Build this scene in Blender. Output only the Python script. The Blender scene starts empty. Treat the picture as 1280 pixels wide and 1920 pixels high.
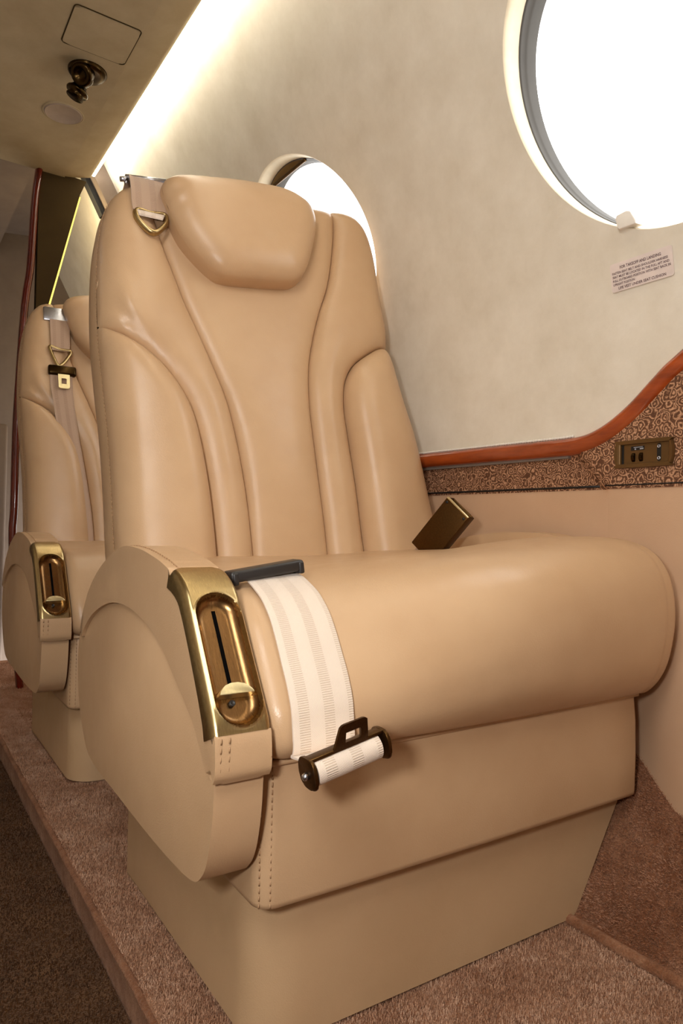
import bpy, bmesh, math, random
import numpy as np
from mathutils import Vector, Matrix
from mathutils.geometry import delaunay_2d_cdt
random.seed(4); rng = np.random.default_rng(4)
scene = bpy.context.scene
COL = scene.collection
PI = math.pi
R = math.radians
def V(*a): return np.array(a if len(a) > 1 else a[0], float)

# ------------------------------------------------------------------ materials
def lin(r, g, b):
    f = lambda c: (c/255/12.92) if c/255 <= .04045 else ((c/255+.055)/1.055)**2.4
    return (f(r), f(g), f(b), 1)
class Mat:
    def __init__(s, name):
        s.m = bpy.data.materials.new(name); s.m.use_nodes = True
        s.t = s.m.node_tree; s.n = s.t.nodes; s.b = s.n['Principled BSDF']
        s.tc = s.n.new('ShaderNodeTexCoord')
    def node(s, k, **kw):
        x = s.n.new(k)
        for a, v in kw.items():
            if a in x.inputs: x.inputs[a].default_value = v
            else: setattr(x, a, v)
        return x
    def link(s, a, b): s.t.links.new(a, b)
    def mapping(s, scale=(1, 1, 1), rot=(0, 0, 0), src='Object'):
        mp = s.node('ShaderNodeMapping'); mp.inputs['Scale'].default_value = scale; mp.inputs['Rotation'].default_value = rot
        s.link(s.tc.outputs[src], mp.inputs['Vector']); return mp.outputs[0]
    def noise(s, scale, detail=4, rough=.6, vec=None):
        x = s.node('ShaderNodeTexNoise', Scale=scale, Detail=detail, Roughness=rough)
        s.link(vec if vec else s.tc.outputs['Object'], x.inputs['Vector']); return x.outputs['Fac']
    def ramp(s, fac, stops):
        r = s.node('ShaderNodeValToRGB'); e = r.color_ramp.elements
        while len(e) < len(stops): e.new(.5)
        for q, (p, c) in zip(e, stops): q.position = p; q.color = c
        s.link(fac, r.inputs[0]); return r.outputs[0]
    def math(s, op, a, b=None):
        x = s.node('ShaderNodeMath', operation=op)
        for i, v in enumerate((a, b)):
            if v is None: continue
            if isinstance(v, (int, float)): x.inputs[i].default_value = v
            else: s.link(v, x.inputs[i])
        return x.outputs[0]
    def bump(s, h, strength=.3, dist=.001, prev=None):
        b = s.node('ShaderNodeBump', Strength=strength, Distance=dist); s.link(h, b.inputs['Height'])
        if prev: s.link(prev, b.inputs['Normal'])
        return b.outputs[0]
    def set(s, **kw):
        for k, v in kw.items():
            k = k.replace('_', ' ')
            if isinstance(v, (int, float, tuple)): s.b.inputs[k].default_value = v
            else: s.link(v, s.b.inputs[k])
        return s
M = {}
def leather(name, c1, c2, rough=.42):
    m = Mat(name)
    col = m.ramp(m.noise(9, 3), [(.3, c1), (.7, c2)])
    v = m.node('ShaderNodeTexVoronoi', Scale=700.); m.link(m.tc.outputs['Object'], v.inputs['Vector'])
    nb = m.bump(v.outputs['Distance'], .12, .0006)
    nb = m.bump(m.noise(60, 4), .10, .002, nb)
    rg = m.ramp(m.noise(25, 3), [(.3, (rough-.05,)*3+(1,)), (.7, (rough+.06,)*3+(1,))])
    m.set(Base_Color=col, Roughness=rg, Normal=nb, Specular_IOR_Level=.45)
    M[name] = m.m
leather('leather', lin(193, 158, 121), lin(201, 167, 130), .34)
leather('base_leather', lin(195, 162, 124), lin(202, 169, 131), .48)
leather('panel_leather', lin(196, 160, 128), lin(203, 167, 135), .5)
leather('stitch', lin(174, 138, 102), lin(184, 148, 112), .6)

def suede(name, c1, c2, sc=11):
    m = Mat(name)
    col = m.ramp(m.noise(sc, 6, .65), [(.3, c1), (.7, c2)])
    nb = m.bump(m.noise(300, 3), .15, .001)
    nb = m.bump(m.noise(5, 3), .12, .02, nb)
    m.set(Base_Color=col, Roughness=.9, Normal=nb, Specular_IOR_Level=.15)
    M[name] = m.m
suede('wall_suede', lin(216, 206, 188), lin(232, 224, 209))
suede('ceiling_suede', lin(166, 148, 116), lin(180, 162, 131))
suede('grey_wall', lin(116, 102, 92), lin(126, 112, 101))
suede('shade_cloth', lin(150, 122, 78), lin(164, 136, 92))
suede('dark_panel', lin(54, 41, 20), lin(62, 48, 24))

def carpet(name, c0, c1, c2):
    m = Mat(name)
    big = m.noise(16, 4, .6); fine = m.noise(420, 3, .7); mid = m.noise(90, 3, .6)
    f = m.math('ADD', m.math('MULTIPLY', big, .5), m.math('ADD', m.math('MULTIPLY', fine, .3), m.math('MULTIPLY', mid, .25)))
    col = m.ramp(f, [(.36, c0), (.52, c1), (.68, c2)])
    nb = m.bump(fine, .8, .004); nb = m.bump(mid, .5, .006, nb)
    m.set(Base_Color=col, Roughness=1., Normal=nb, Specular_IOR_Level=.05, Sheen_Weight=.35, Sheen_Roughness=.4)
    m.b.inputs['Sheen Tint'].default_value = lin(230, 190, 160)
    M[name] = m.m
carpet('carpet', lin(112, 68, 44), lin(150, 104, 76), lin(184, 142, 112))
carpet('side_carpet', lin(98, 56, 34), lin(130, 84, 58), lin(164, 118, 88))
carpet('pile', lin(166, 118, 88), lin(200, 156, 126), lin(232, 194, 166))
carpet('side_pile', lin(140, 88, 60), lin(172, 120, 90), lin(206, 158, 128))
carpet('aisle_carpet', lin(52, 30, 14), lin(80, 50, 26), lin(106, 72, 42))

def metal(name, c, rough, brush=(1, 1, 1), var=.5, bs=.15):
    m = Mat(name)
    vec = m.mapping(brush)
    n = m.noise(60, 4, .7, vec)
    c2 = tuple(x*var for x in c[:3])+(1,)
    m.set(Base_Color=m.ramp(n, [(.3, c2), (.65, c)]), Metallic=1., Normal=m.bump(n, bs, .0005),
          Roughness=m.ramp(n, [(.2, (rough+.08,)*3+(1,)), (.8, (rough,)*3+(1,))]))
    M[name] = m.m
metal('brass', lin(192, 168, 120), .26, (30, 3, 3), .72, .10)
metal('recess_brass', lin(158, 120, 78), .22, (30, 2, 2), .6, .08)
metal('bright_brass', lin(236, 222, 176), .3, (40, 3, 3), .85)
metal('bronze', lin(92, 66, 36), .38, (8, 8, 8), .7, .05)
metal('dark_bronze', lin(62, 46, 24), .2, (4, 4, 4), .7, .03)
metal('chrome', lin(200, 202, 212), .25, (4, 20, 20), .8, .05)
def plain(name, c, rough=.5, spec=.5, metallic=0.):
    m = Mat(name); n = m.noise(40, 3)
    c2 = tuple(x*.88 for x in c[:3])+(1,)
    m.set(Base_Color=m.ramp(n, [(.3, c2), (.7, c)]), Roughness=rough, Specular_IOR_Level=spec, Metallic=metallic); M[name] = m.m
plain('unit_brown', lin(112, 82, 46), .35, .5, .55)
plain('black', lin(16, 14, 14), .5)
plain('void', lin(5, 4, 4), .9, .05)
plain('black_plastic', lin(42, 39, 38), .4)
plain('gasket', lin(70, 66, 60), .6)
plain('white_plastic', lin(238, 232, 222), .35)
plain('reveal', lin(228, 213, 184), .5)
plain('placard_white', lin(232, 216, 208), .5)
plain('ink', lin(92, 62, 66), .7)
plain('speaker', lin(168, 150, 134), .9, .1)
plain('grey_strip', lin(128, 116, 106), .7)
plain('clear_grey', lin(176, 178, 186), .25)
m = Mat('wood')
wv = m.noise(14, 6, .6, m.mapping((3, .5, 3)))
m.set(Base_Color=m.ramp(wv, [(.3, lin(120, 44, 12)), (.7, lin(176, 78, 28))]), Roughness=.22, Coat_Weight=.7, Coat_Roughness=.08); M['wood'] = m.m
m = Mat('dark_wood')
wv = m.noise(14, 6, .6, m.mapping((3, 3, .5)))
m.set(Base_Color=m.ramp(wv, [(.3, lin(72, 14, 6)), (.7, lin(110, 26, 10))]), Roughness=.2, Coat_Weight=.6); M['dark_wood'] = m.m

# scrolled brocade: rings and curls around scattered centres
m = Mat('brocade')
mp = m.node('ShaderNodeMapping'); mp.inputs['Scale'].default_value = (.05, 1, 1); m.link(m.tc.outputs['Object'], mp.inputs['Vector'])
wn = m.node('ShaderNodeTexNoise', Scale=60., Detail=2.); m.link(mp.outputs[0], wn.inputs['Vector'])
vm = m.node('ShaderNodeVectorMath', operation='MULTIPLY_ADD'); m.link(wn.outputs['Color'], vm.inputs[0]); vm.inputs[1].default_value = (.0, .012, .012); m.link(mp.outputs[0], vm.inputs[2])
v1 = m.node('ShaderNodeTexVoronoi', Scale=88.); m.link(vm.outputs[0], v1.inputs['Vector'])
v2 = m.node('ShaderNodeTexVoronoi', Scale=230.); m.link(vm.outputs[0], v2.inputs['Vector'])
r1 = m.math('SINE', m.math('ADD', m.math('MULTIPLY', v1.outputs['Distance'], 25.), m.math('MULTIPLY', m.noise(150, 2, .5, vm.outputs[0]), 6.)))
r2 = m.math('SINE', m.math('MULTIPLY', v2.outputs['Distance'], 13.))
pat = m.math('ADD', m.math('MULTIPLY', r1, .38), m.math('ADD', m.math('MULTIPLY', r2, .18), .42))
weave = m.noise(700, 2, .8, vm.outputs[0])
pat2 = m.math('ADD', pat, m.math('MULTIPLY', m.math('SUBTRACT', weave, .5), .5))
m.set(Base_Color=m.ramp(pat2, [(.2, lin(92, 58, 38)), (.5, lin(138, 98, 70)), (.85, lin(198, 152, 118))]), Roughness=.7, Normal=m.bump(pat2, .4, .001), Specular_IOR_Level=.3)
M['brocade'] = m.m

def webbing(name, c1, c2):
    m = Mat(name)
    sp = m.node('ShaderNodeSeparateXYZ'); m.link(m.tc.outputs['UV'], sp.inputs[0])
    u, v = sp.outputs[0], sp.outputs[1]           # u across 0..1, v along in metres
    band = m.math('MULTIPLY', m.math('GREATER_THAN', m.math('SINE', m.math('MULTIPLY', m.math('SUBTRACT', u, .09), 2*PI*2.45)), .25), m.math('GREATER_THAN', u, .05))
    rib = m.math('SINE', m.math('MULTIPLY', v, 2*PI*520))
    fine = m.math('MULTIPLY', m.math('SINE', m.math('MULTIPLY', v, 2*PI*700)), m.math('SINE', m.math('MULTIPLY', u, 2*PI*42)))
    h = m.math('ADD', m.math('MULTIPLY', m.math('MULTIPLY', rib, band), .6), m.math('MULTIPLY', fine, .35))
    col = m.ramp(m.math('ADD', m.math('MULTIPLY', m.math('MULTIPLY', rib, band), .3), m.math('ADD', m.math('MULTIPLY', fine, .12), m.math('SUBTRACT', .62, m.math('MULTIPLY', band, .2)))), [(.1, c1), (.62, c2)])
    m.set(Base_Color=col, Roughness=.5, Normal=m.bump(h, .5, .0006), Specular_IOR_Level=.4, Sheen_Weight=.3)
    M[name] = m.m
webbing('webbing', lin(206, 184, 162), lin(232, 215, 198))
webbing('brown_webbing', lin(160, 128, 104), lin(184, 154, 130))

def emit(name, c, s):
    m = Mat(name); m.set(Base_Color=(0, 0, 0, 1), Emission_Color=c, Emission_Strength=s); M[name] = m.m
emit('led', (1.0, .93, .76, 1), 24.)
emit('led_warm', (1.0, .80, .12, 1), 1.6)
# window glass: clear with a faint reflection
gm = bpy.data.materials.new('glass'); gm.use_nodes = True; nt = gm.node_tree; nt.nodes.clear()
o_ = nt.nodes.new('ShaderNodeOutputMaterial'); mx = nt.nodes.new('ShaderNodeMixShader'); tr = nt.nodes.new('ShaderNodeBsdfTransparent'); gl = nt.nodes.new('ShaderNodeBsdfGlossy')
gl.inputs['Roughness'].default_value = .02; mx.inputs[0].default_value = .06
nt.links.new(tr.outputs[0], mx.inputs[1]); nt.links.new(gl.outputs[0], mx.inputs[2]); nt.links.new(mx.outputs[0], o_.inputs[0]); M['glass'] = gm

# ------------------------------------------------------------------ object helpers
def tag(o, label=None, cat=None, group=None, kind=None):
    for k, v in (('label', label), ('category', cat), ('group', group), ('kind', kind)):
        if v: o[k] = v
    return o
def thing(name, loc, label, cat, group=None):
    o = bpy.data.objects.new(name, None); o.empty_display_size = .05; COL.objects.link(o); o.location = loc
    return tag(o, label, cat, group)
def rootloc(o):
    while o.parent: o = o.parent
    return np.array(o.location)
def build(name, verts, faces, mat, parent=None, smooth=True, sharp=None, uv=None, label=None, origin=None):
    verts = np.asarray(verts, float)
    if parent is not None: org = rootloc(parent)
    elif origin is not None: org = V(origin)
    else:
        lo, hi = verts.min(0), verts.max(0); org = V((lo[0]+hi[0])/2, (lo[1]+hi[1])/2, lo[2])
    me = bpy.data.meshes.new(name); me.from_pydata((verts-org).tolist(), [], [list(map(int, f)) for f in faces])
    bm = bmesh.new(); bm.from_mesh(me); bmesh.ops.recalc_face_normals(bm, faces=bm.faces); bm.to_mesh(me); bm.free()
    me.polygons.foreach_set('use_smooth', [smooth]*len(me.polygons))
    if sharp: me.set_sharp_from_angle(angle=R(sharp))
    if uv is not None:
        L = me.uv_layers.new(name='UVMap'); li = np.zeros(len(me.loops), int); me.loops.foreach_get('vertex_index', li)
        L.data.foreach_set('uv', np.asarray(uv, float)[li].ravel())
    me.materials.append(M[mat])
    o = bpy.data.objects.new(name, me); COL.objects.link(o)
    if parent is not None: o.parent = parent
    else: o.location = org
    if label: o['label'] = label
    return o
def join(*parts):
    vs, fs, n = [], [], 0
    for v, f in parts:
        vs.append(np.asarray(v, float)); fs += [[i+n for i in q] for q in f]; n += len(v)
    return np.vstack(vs), fs
def crom(pts, n=8, closed=False):
    P = np.array(pts, float); N = len(P); out = []
    rngi = range(N if closed else N-1)
    for i in rngi:
        p1, p2 = P[i % N], P[(i+1) % N]
        p0 = P[(i-1) % N] if closed or i > 0 else 2*p1-p2
        p3 = P[(i+2) % N] if closed or i+2 < N else 2*p2-p1
        for k in range(n):
            t = k/n
            out.append(.5*((2*p1)+(-p0+p2)*t+(2*p0-5*p1+4*p2-p3)*t*t+(-p0+3*p1-3*p2+p3)*t**3))
    if not closed: out.append(P[-1])
    return np.array(out)
def resample(pts, step, closed=False):
    P = np.array(pts, float)
    if closed: P = np.vstack([P, P[:1]])
    d = np.r_[0, np.cumsum(np.linalg.norm(np.diff(P, axis=0), axis=1))]
    n = max(2, int(round(d[-1]/step)))
    t = np.linspace(0, d[-1], n+1)
    Q = np.stack([np.interp(t, d, P[:, i]) for i in range(P.shape[1])], 1)
    return Q[:-1] if closed else Q
def grid_faces(n, m, cu=False, cv=False):
    F = []
    for i in range(n if cu else n-1):
        for j in range(m if cv else m-1):
            a, b = i % n, (i+1) % n; c, d = j % m, (j+1) % m
            F.append((a*m+c, b*m+c, b*m+d, a*m+d))
    return F
def box(c, size, ax=None):
    c = V(c); s = np.array(size)/2
    A = np.eye(3) if ax is None else np.array(ax)
    v = [c+A.T@(s*np.array([x, y, z])) for x in (-1, 1) for y in (-1, 1) for z in (-1, 1)]
    return np.array(v), [(0, 1, 3, 2), (4, 6, 7, 5), (0, 4, 5, 1), (2, 3, 7, 6), (0, 2, 6, 4), (1, 5, 7, 3)]
def rbox(c, size, r, seg=3, ax=None):
    v, f = box((0, 0, 0), size)
    bm = bmesh.new(); bv = [bm.verts.new(p) for p in v]
    for q in f: bm.faces.new([bv[i] for i in q])
    bmesh.ops.bevel(bm, geom=bm.edges[:], offset=r, segments=seg, profile=.5, affect='EDGES')
    bm.verts.index_update(); A = np.eye(3) if ax is None else np.array(ax)
    V_ = np.array([A.T@np.array(p.co)+V(c) for p in bm.verts]); F_ = [[p.index for p in q.verts] for q in bm.faces]; bm.free()
    return V_, F_
def tube(path, r, n=10, closed=False, cap=True, sy=1.):
    P = np.array(path, float); N = len(P); rr = np.broadcast_to(r, (N,))
    T = np.roll(P, -1, 0)-np.roll(P, 1, 0) if closed else np.gradient(P, axis=0)
    T /= np.linalg.norm(T, axis=1)[:, None]+1e-12
    ref = V(0, 0, 1) if abs(T[0][2]) < .9 else V(1, 0, 0)
    u = np.cross(T[0], ref); u /= np.linalg.norm(u); vs = []
    for i in range(N):
        u = u-T[i]*u.dot(T[i]); u /= np.linalg.norm(u); w = np.cross(T[i], u)
        for k in range(n):
            a = 2*PI*k/n; vs.append(P[i]+rr[i]*(math.cos(a)*u+sy*math.sin(a)*w))
    F = grid_faces(N, n, closed, True)
    if cap and not closed: F += [list(range(n))[::-1], list(range((N-1)*n, N*n))]
    return np.array(vs), F
def lathe(prof, c, axis, n=32):
    axis = V(axis); axis /= np.linalg.norm(axis); ref = V(0, 0, 1) if abs(axis[2]) < .9 else V(1, 0, 0)
    u = np.cross(axis, ref); u /= np.linalg.norm(u); w = np.cross(axis, u); vs = []
    for r, h in prof:
        for k in range(n):
            a = 2*PI*k/n; vs.append(V(c)+axis*h+r*(math.cos(a)*u+math.sin(a)*w))
    m_ = len(prof); F = grid_faces(m_, n, False, True)
    if prof[0][0] > 1e-6: F.append(list(range(n)))
    if prof[-1][0] > 1e-6: F.append(list(range((m_-1)*n, m_*n)))
    return np.array(vs), F
def prism(poly, place, h0, h1, bev=0., seg=3):
    """poly 2-D outline, place(p2,h)->3-D; bevelled rim both ends"""
    P = np.array(poly, float); n = len(P)
    bm = bmesh.new()
    a = [bm.verts.new((p[0], p[1], h0)) for p in P]; b = [bm.verts.new((p[0], p[1], h1)) for p in P]
    f0 = bm.faces.new(a[::-1]); f1 = bm.faces.new(b)
    for i in range(n): bm.faces.new((a[i], a[(i+1) % n], b[(i+1) % n], b[i]))
    if bev: bmesh.ops.bevel(bm, geom=[e for e in bm.edges if e in f0.edges[:] or e in f1.edges[:]], offset=bev, segments=seg, profile=.5, affect='EDGES', clamp_overlap=False)
    bm.verts.index_update()
    V_ = np.array([place(p.co.x, p.co.y, p.co.z) for p in bm.verts]); F_ = [[p.index for p in q.verts] for q in bm.faces]; bm.free()
    return V_, F_
def segdist(P, poly):
    """distance of points P (n,2) to an open polyline"""
    A, B = poly[:-1], poly[1:]; D = np.full(len(P), 9.)
    for a, b in zip(A, B):
        d = b-a; t = np.clip(((P-a)@d)/(d@d+1e-15), 0, 1); q = a+t[:, None]*d
        D = np.minimum(D, np.hypot(*(P-q).T))
    return D
def inside(P, poly):
    x, y = P.T; r = np.zeros(len(P), bool); j = len(poly)-1
    for i in range(len(poly)):
        xi, yi = poly[i]; xj, yj = poly[j]
        c = ((yi > y) != (yj > y)) & (x < (xj-xi)*(y-yi)/(yj-yi+1e-15)+xi); r ^= c; j = i
    return r
def fill(outline, step, rings=(.0007, .0018, .004), holes=(), dx=None):
    """triangulated sheet inside a 2-D outline; dense near the rim"""
    O = resample(outline, step*.8, True)
    loops = [O]+[np.array(h) for h in holes]
    pts = [*loops]; edges = []; n = 0
    for L in loops:
        k = len(L); edges += [(n+i, n+(i+1) % k) for i in range(k)]; n += k
    closed = [np.vstack([L, L[:1]]) for L in loops]
    def ok(P, dmin):
        m_ = inside(P, O)
        for h in holes: m_ &= ~inside(P, np.array(h))
        P = P[m_]
        d = np.full(len(P), 9.)
        for c in closed: d = np.minimum(d, segdist(P, c))
        return P[d > dmin]
    t = np.roll(O, -1, 0)-np.roll(O, 1, 0); t /= np.linalg.norm(t, axis=1)[:, None]+1e-12
    nn = np.stack([-t[:, 1], t[:, 0]], 1)
    area = .5*np.sum(O[:, 0]*np.roll(O[:, 1], -1)-np.roll(O[:, 0], -1)*O[:, 1])
    if area < 0: nn = -nn
    for r in rings: pts.append(ok(O+nn*r, r*.85))
    lo, hi = O.min(0), O.max(0); sx = dx or step
    gx, gy = np.meshgrid(np.arange(lo[0], hi[0], sx), np.arange(lo[1], hi[1], step*.87)); gx = gx+(np.arange(gx.shape[0]) % 2)[:, None]*sx/2
    pts.append(ok(np.stack([gx.ravel(), gy.ravel()], 1), (rings[-1] if len(rings) else 0)+step*.45))
    P = np.vstack(pts)
    vo, eo, fo, *_ = delaunay_2d_cdt([Vector(p) for p in P], edges, [], 0, 1e-7)
    Q = np.array([list(p) for p in vo]); cen = np.array([(Q[f[0]]+Q[f[1]]+Q[f[2]])/3 for f in fo])
    keep = inside(cen, O)
    for h in holes: keep &= ~inside(cen, np.array(h))
    return Q, [f for f, k in zip(fo, keep) if k]
def dome(x): x = np.clip(x, 0, 1); return np.sqrt(np.maximum(0, 1-(1-x)**2))
def smooth(x): x = np.clip(x, 0, 1); return x*x*(3-2*x)
def dashes(path, nrm, ln=.0042, gap=.0022, r=.0006):
    """row of thread stitches lying on a 3-D path"""
    P = resample(path, (ln+gap)); parts = []
    for a, b in zip(P[:-1], P[1:]):
        d = b-a; parts.append(tube([a, a+d*.3+V(nrm)*r*.6, a+d*.62], r, 5))
    return join(*parts)

# ------------------------------------------------------------------ camera (level, about 25 mm)
MR = ((0.83662893, -0.02521446, -0.54718943), (-0.54743960, -0.00379288, -0.83683662), (0.01902495, 0.99967487, -0.01697663))
cam_d = bpy.data.cameras.new('camera'); cam = bpy.data.objects.new('camera', cam_d); COL.objects.link(cam)
mw = Matrix(MR).to_4x4(); mw.translation = (0, 0, .53); cam.matrix_world = mw
cam_d.sensor_fit = 'VERTICAL'; cam_d.sensor_height = 36; cam_d.sensor_width = 24; cam_d.lens = 1323.8/1920*36; cam_d.clip_start = .01
scene.camera = cam

# ------------------------------------------------------------------ cabin shell
PZ = [0, .3, .6, .66, .80, .9, 1.0, 1.1, 1.2, 1.3, 1.4, 1.5, 1.6, 1.75]
PX = [.83, .83, .83, .828, .818, .80, .776, .745, .702, .655, .605, .553, .495, .40]
_pz = np.linspace(0, 1.75, 800); _px = np.interp(_pz, PZ, PX)
for _ in range(3): _px = np.convolve(np.pad(_px, 25, mode='edge'), np.ones(51)/51, 'valid')
_ps = np.r_[0, np.cumsum(np.hypot(np.diff(_pz), np.diff(_px)))]
def prof(z): return np.interp(z, _pz, _px)
def s_of_z(z): return np.interp(z, _pz, _ps)
def z_of_s(s): return np.interp(s, _ps, _pz)
def wallpt(y, s):
    z = z_of_s(s); return np.stack([prof(z), np.asarray(y, float)+0*z, z], -1)
def wallnrm(z):
    e = .02; d = (prof(z+e)-prof(z-e))/(2*e); n = V(1, 0, -d); return n/np.linalg.norm(n)
WIN = []
def win_loop(w, k=1., n=96):
    c, a, b, dl, sc = w; t = np.linspace(0, 2*PI, n, endpoint=False)
    return np.stack([c+k*(a*np.cos(t)+dl*np.sin(t)), sc+k*b*np.sin(t)], 1)
sb, st_ = s_of_z(.900), s_of_z(1.281); SC, SB = (sb+st_)/2, (st_-sb)/2
W1 = (.515, .186, SB, .036, SC); W2 = (1.274, .203, SB, .036, SC)
y0, y1 = -1.1, 2.95
Q, F = fill([(y0, s_of_z(.655)), (y1, s_of_z(.655)), (y1, s_of_z(1.62)), (y0, s_of_z(1.62))], .035, rings=(), holes=[win_loop(W1), win_loop(W2)])
tag(build('wall_right', wallpt(Q[:, 0], Q[:, 1]), F, 'wall_suede'), kind='structure')

def make_window(name, w):
    zc = float(z_of_s(w[4])); N = V(math.cos(R(5)), 0, math.sin(R(5)))
    def ring(k, d):
        L = win_loop(w, k); return wallpt(L[:, 0], L[:, 1])+N*d
    root = thing(name, wallpt(w[0], w[4])+N*.03, None, None); root['kind'] = 'structure'
    n = 96
    rs = [(1.0, 0), (.995, .0012), (.990, .005), (.989, .012), (.988, .028), (.986, .0295)]
    build('window_frame', np.vstack([ring(k, d) for k, d in rs]), grid_faces(len(rs), n, False, True), 'reveal', root)
    rs = [(.989, .0285), (.982, .029), (.980, .032), (.979, .039), (.975, .0405), (.972, .044), (.970, .060)]
    build('gasket', np.vstack([ring(k, d) for k, d in rs]), grid_faces(len(rs), n, False, True), 'gasket', root)
    L = win_loop(w, .972); Q, F = fill(L, .03, rings=())
    Pn = wallpt(Q[:, 0], Q[:, 1])+N*.052
    build('pane', Pn, F, 'glass', root)
    return root, N
w1, N1 = make_window('window_1', W1)
w2, N2 = make_window('window_2', W2)
# latch tab at the foot of the near window
ax = [V(0, 1, 0), N1, np.cross(V(0, 1, 0), N1)]
zb = .921
lc0 = V(prof(zb), .556, zb-.002)-N1*.006; lup = np.cross(V(0, -1, 0), N1); lup = lup if lup[2] > 0 else -lup
lt = prism([(-.011, 0), (-.014, .013), (-.012, .017), (.002, .0185), (.008, .016), (.015, .002), (.015, -.002), (-.009, -.002)], lambda a, b_, h: lc0+V(0, -1, 0)*a+lup*b_+N1*h, 0, .018, .0015, 3)
build('latch', lt[0], lt[1], 'white_plastic', w1, sharp=40)
# shade let part way down the far window
zs = 1.262; ss = s_of_z(zs); L = win_loop(W2, .975, 400); L = L[L[:, 1] > ss]; L = L[np.argsort(L[:, 0])]
ys = np.linspace(L[0, 0], L[-1, 0], 50); tops = np.interp(ys, L[:, 0], L[:, 1]); vs = []
for y, tp in zip(ys, tops):
    for k in range(15):
        s_ = ss+(tp-ss)*k/14; vs.append(wallpt(y, s_)+N2*(.028+(.003 if k % 2 else 0)))
shade = thing('window_shade', wallpt(W2[0], ss)+N2*.03, 'brown shade let part way down the round window behind the front seat', 'window shade')
build('pleats', vs, grid_faces(50, 15), 'shade_cloth', shade, smooth=False)
b = tube(np.array([wallpt(y, ss)+N2*.029 for y in ys]), .0035, 8); build('bottom_bar', b[0], b[1], 'bronze', shade)

# ceiling / soffit with a creased edge band
cp = crom([(-.95, 1.30), (-.7, 1.47), (-.3, 1.50), (.1, 1.494), (.385, 1.488), (.405, 1.490), (.44, 1.4955), (.476, 1.505)], 6)
cp = np.vstack([cp, [(.482, 1.508), (.483, 1.513), (.40, 1.525), (-.95, 1.56)]])
ys = np.linspace(-1.1, 2.08, 30)
vs = [(x, y, z) for y in ys for x, z in cp]
tag(build('ceiling', vs, grid_faces(30, len(cp)), 'ceiling_suede', sharp=40), kind='structure')
# cove light along the soffit edge
lp = thing('cove_light', (.487, .5, 1.507), 'glowing cove light strip along the ceiling edge above the seats', 'light strip')
v, f = box((.4865, .49, 1.5115), (.006, 3.16, .007)); build('diffuser', v, f, 'led', lp, smooth=False)
v, f = box((.481, .49, 1.516), (.012, 3.16, .006)); build('rail', v, f, 'white_plastic', lp, smooth=False)
v, f = box((.46, .45, 1.70), (.5, 3.2, .02)); tag(build('trim_9', v, f, 'wall_suede'), kind='structure')

# floors
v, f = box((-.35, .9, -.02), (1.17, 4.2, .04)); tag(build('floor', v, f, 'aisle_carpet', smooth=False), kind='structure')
rf_ = [(.2385, -.02), (.2365, .03), (.229, .060), (.228, .066)]
ys = np.linspace(-.6, 2.5, 40)
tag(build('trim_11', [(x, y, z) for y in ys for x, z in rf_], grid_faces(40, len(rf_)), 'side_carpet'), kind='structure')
pf = [(.230, .058), (.2225, .066), (.225, .071), (.235, .0705), (.25, .07), (.5, .07), (.69, .07), (.72, .07), (.72, -.02)]
ys = np.linspace(-.6, 2.5, 40)
tag(build('floor_platform', [(x, y, z) for y in ys for x, z in pf], grid_faces(40, len(pf)), 'carpet', sharp=60), kind='structure')
v, f = tube([(.2235, y, .0675+.0008*math.sin(y*37)) for y in np.linspace(-.6, 2.5, 150)], .0045, 8)
tag(build('trim_1', v, f, 'side_carpet'), kind='structure')
# carpet sloping up the side wall, with a bound hem
sp_ = [(.683, .071), (.70, .082), (.745, .145), (.79, .21), (.835, .275), (.86, .32)]
ys = np.linspace(-.6, 2.5, 30)
tag(build('wall_base_right', [(x, y, z) for y in ys for x, z in sp_], grid_faces(30, len(sp_)), 'side_carpet'), kind='structure')
v, f = tube([(.684+.0008*math.sin(y*51), y, .0745+.0006*math.sin(y*33)) for y in np.linspace(-.6, .56, 120)], .0068, 10)
tag(build('trim_2', v, f, 'carpet'), kind='structure')

# cut pile standing on the carpets
def pile(name, mat, n, place, h, w, label):
    P, N = place(n); a = rng.uniform(0, 2*PI, n); hh = h*rng.uniform(.6, 1.15, n)
    ref = np.where(np.abs(N[:, :1]) < .9, np.array([[1., 0, 0]]), np.array([[0, 1., 0]])); U = np.cross(N, ref); U /= np.linalg.norm(U, axis=1)[:, None]; W = np.cross(N, U)
    D = U*np.cos(a)[:, None]+W*np.sin(a)[:, None]; E_ = np.cross(N, D); ln = rng.uniform(-.2, .9, n)
    tip = P+N*hh[:, None]+E_*(hh*ln)[:, None]; b0 = P-D*w/2-N*.0005; b1 = P+D*w/2-N*.0005
    vs = np.stack([b0, b1, tip+D*w*.35, tip-D*w*.35], 1).reshape(-1, 3); o = np.array(vs.mean(0)); o[2] = vs[:, 2].min()
    me = bpy.data.meshes.new(name); me.vertices.add(4*n); me.vertices.foreach_set('co', (vs-o).ravel())
    me.loops.add(4*n); me.loops.foreach_set('vertex_index', np.arange(4*n)); me.polygons.add(n); me.polygons.foreach_set('loop_start', np.arange(n)*4)
    me.update(calc_edges=True); me.materials.append(M[mat]); ob = bpy.data.objects.new(name, me); COL.objects.link(ob); ob.location = o
    tag(ob, label, 'carpet pile', kind='stuff')
def on_ledge(n):
    k = int(n*.30); m_ = int(n*.22); x = np.r_[rng.uniform(.226, .285, k), rng.uniform(.285, .42, m_), rng.uniform(.226, .68, n-k-m_)]; y = np.r_[rng.uniform(.58, 2.45, k), rng.uniform(.94, 1.28, m_//2), rng.uniform(1.64, 2.45, m_-m_//2), rng.uniform(.12, .58, n-k-m_)]
    return np.stack([x, y, np.full(n, .0705)], 1), np.tile([[0, 0, 1.]], (n, 1))
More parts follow.
